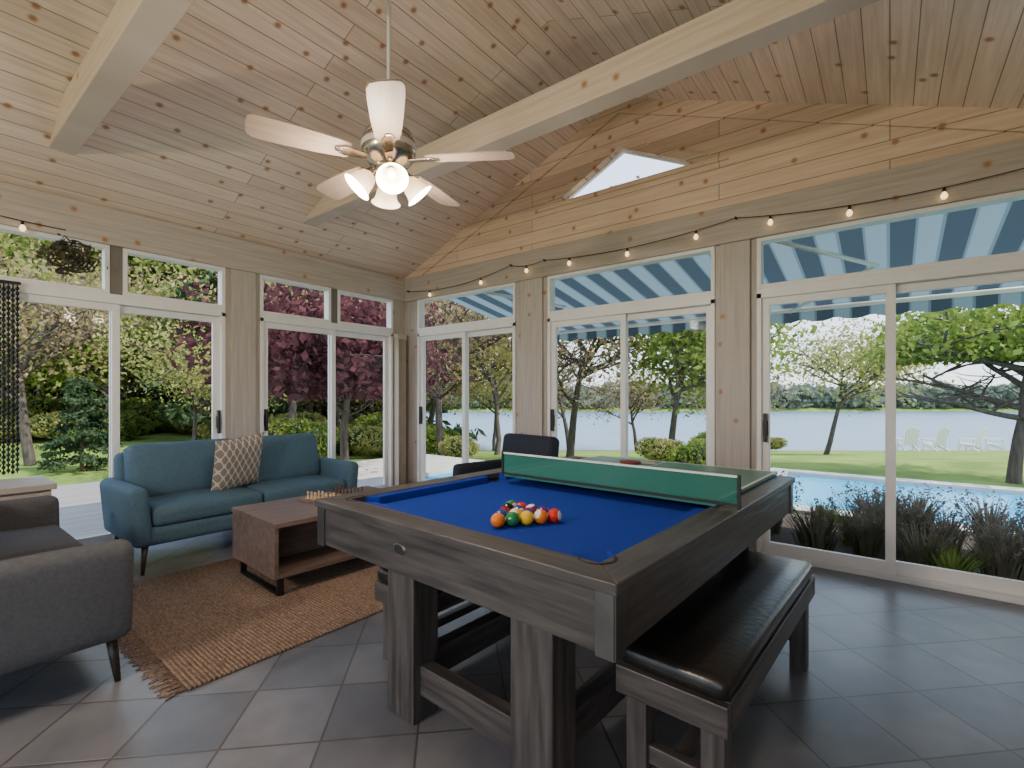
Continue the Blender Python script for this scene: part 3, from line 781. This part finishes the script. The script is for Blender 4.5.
for i in range(46):
    s=random.uniform(17,24); k=-1.35+1.22*((i*0.618)%1)
    put('garden_shrub',random.choice([S_g,S_y,S_d,S_y]),k*s,s,None,random.uniform(.8,1.4))
for (u,s,me,sc) in ((4.1,10.5,S_g,.62),(3.5,11.5,S_y,.6),(-1.4,12.5,S_y,.6),(5.6,12.4,S_g,.5),(-7.4,13.5,S_y,.9),(-6.2,14,S_g,1.0),(-4.5,15,S_y,.9),(14.6,27,S_y,.7),(10.0,25,S_g,.9),(8.8,22,S_y,.6)):
    put('garden_shrub',me,u,s,None,sc)
for (u,s,me,sc) in ((-4.5,26,T_bud[1],1.1),(-1,27,T_spr[1],1.0),(3.2,27,T_bud[0],1.1),(7.2,28,T_bud[1],.9)):
    put('deciduous_tree',me,u,s,None,sc)
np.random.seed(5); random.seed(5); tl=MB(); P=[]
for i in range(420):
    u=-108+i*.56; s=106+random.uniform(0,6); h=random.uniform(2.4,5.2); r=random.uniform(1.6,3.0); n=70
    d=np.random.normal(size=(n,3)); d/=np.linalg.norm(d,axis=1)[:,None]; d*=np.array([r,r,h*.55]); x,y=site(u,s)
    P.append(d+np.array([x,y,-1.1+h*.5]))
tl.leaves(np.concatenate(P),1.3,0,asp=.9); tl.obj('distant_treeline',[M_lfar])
def tuft(name,seed,H,n,lm,plume=True):
    random.seed(seed); np.random.seed(seed); mb=MB(); Q=[]
    for i in range(n):
        a=random.uniform(0,6.28); r=random.uniform(0,.10); L=H*random.uniform(.6,1.05); o=random.uniform(.1,.6)*L; wd=.009
        b0=Vector((math.cos(a)*r,math.sin(a)*r,0)); h=Vector((math.cos(a),math.sin(a),0)); sd=Vector((-h.y,h.x,0))*wd
        p1=b0+h*o*.35+Vector((0,0,L*.55)); p2=b0+h*o+Vector((0,0,L*.88))
        mb.add([b0-sd,b0+sd,p1+sd,p1-sd,p2],[(0,1,2,3),(3,2,4)],0)
        if plume and i%6==0:
            for t in range(10): Q.append(tuple(p2+Vector((random.gauss(0,.012),random.gauss(0,.012),random.uniform(-.02,.10)))))
    if Q: mb.leaves(Q,.028,1)
    return mb.mesh(name,[lm,M_plume])
G1=tuft('t1',81,.75,190,M_lgrass); G2=tuft('t2',82,.6,190,M_lgrass); G3=tuft('t3',83,.5,220,M_lgreen,False)
random.seed(11)
for i in range(50):
    x=random.uniform(-2.3,2.9); y=random.uniform(4.95,6.8)
    o=bpy.data.objects.new('ornamental_grass',random.choice([G1,G2,G3])); COL.objects.link(o); o.location=(x,y,-.22); o.rotation_euler=(0,0,random.uniform(0,6)); k=random.uniform(.75,1.05); o.scale=(k,k,k)
ad=MB()
for i in range(5): ad.box(-.26+i*.105,-.17+i*.105,-.02,.0,.0,.85+.05*(2-abs(i-2)),0,Matrix.Translation((0,.28,.28))@Matrix.Rotation(R(-22),4,'X'))
for i in range(5): ad.box(-.27,.27,-.25+i*.11,-.16+i*.11,.36-.02*i,.38-.02*i,0)
for s in (-1,1):
    ad.box(s*.33-.06,s*.33+.06,-.32,.38,.56,.585,0); ad.box(s*.31-.02,s*.31+.02,-.28,-.18,0,.56,0)
    ad.prism([(-.28,.26),(-.28,.38),(.55,.06),(.50,0)],-.015,.015,0,Matrix.Translation((s*.27,0,0))@Matrix(((0,0,1,0),(1,0,0,0),(0,1,0,0),(0,0,0,1))))
    ad.box(s*.31-.02,s*.31+.02,.30,.36,.1,.56,0)
ad0=None
for i,u in enumerate((22.4,23.9,25.9,27.3)):
    x,y=site(u,27.5)
    if ad0 is None: ad0=ad.obj('adirondack_chair',[M_white],loc=(x,y,gz(u,27.5)),rotz=R(200),fixn=True); ad0.scale=(1.2,)*3
    else: inst(ad0,(x,y,gz(u,27.5)),R(200+20*i),1.2)

# ------------------------------------------------------------------ lights, world, camera
S=bpy.data.lights.new('sun','SUN'); S.energy=8.0; S.angle=R(1); S.color=(1,.95,.87)
so=bpy.data.objects.new('sun',S); COL.objects.link(so)
d=Vector((.80,.30,1.0)).normalized(); so.rotation_euler=d.to_track_quat('Z','Y').to_euler(); so.location=(10,8,15)
wd=bpy.data.worlds.new('world'); bpy.context.scene.world=wd; wd.use_nodes=True; nt=wd.node_tree
bg=nt.nodes['Background']; tc=nt.nodes.new('ShaderNodeTexCoord'); s3=nt.nodes.new('ShaderNodeSeparateXYZ'); nt.links.new(tc.outputs['Generated'],s3.inputs[0])
rp=nt.nodes.new('ShaderNodeValToRGB'); e=rp.color_ramp.elements; e[0].position=0; e[0].color=(.80,.85,.92,1); e[1].position=.7; e[1].color=(.45,.62,.90,1)
x=e.new(.15); x.color=(.68,.80,.96,1)
nt.links.new(s3.outputs[2],rp.inputs[0]); nt.links.new(rp.outputs[0],bg.inputs[0]); bg.inputs[1].default_value=3.3
cam=bpy.data.cameras.new('camera'); co=bpy.data.objects.new('camera',cam); COL.objects.link(co)
co.location=(0,0,1.3); co.rotation_euler=(R(90),0,R(37.93)); cam.sensor_width=36; cam.lens=485/1024*36; cam.shift_y=12/1024; cam.clip_end=400; cam.clip_start=.05
bpy.context.scene.camera=co
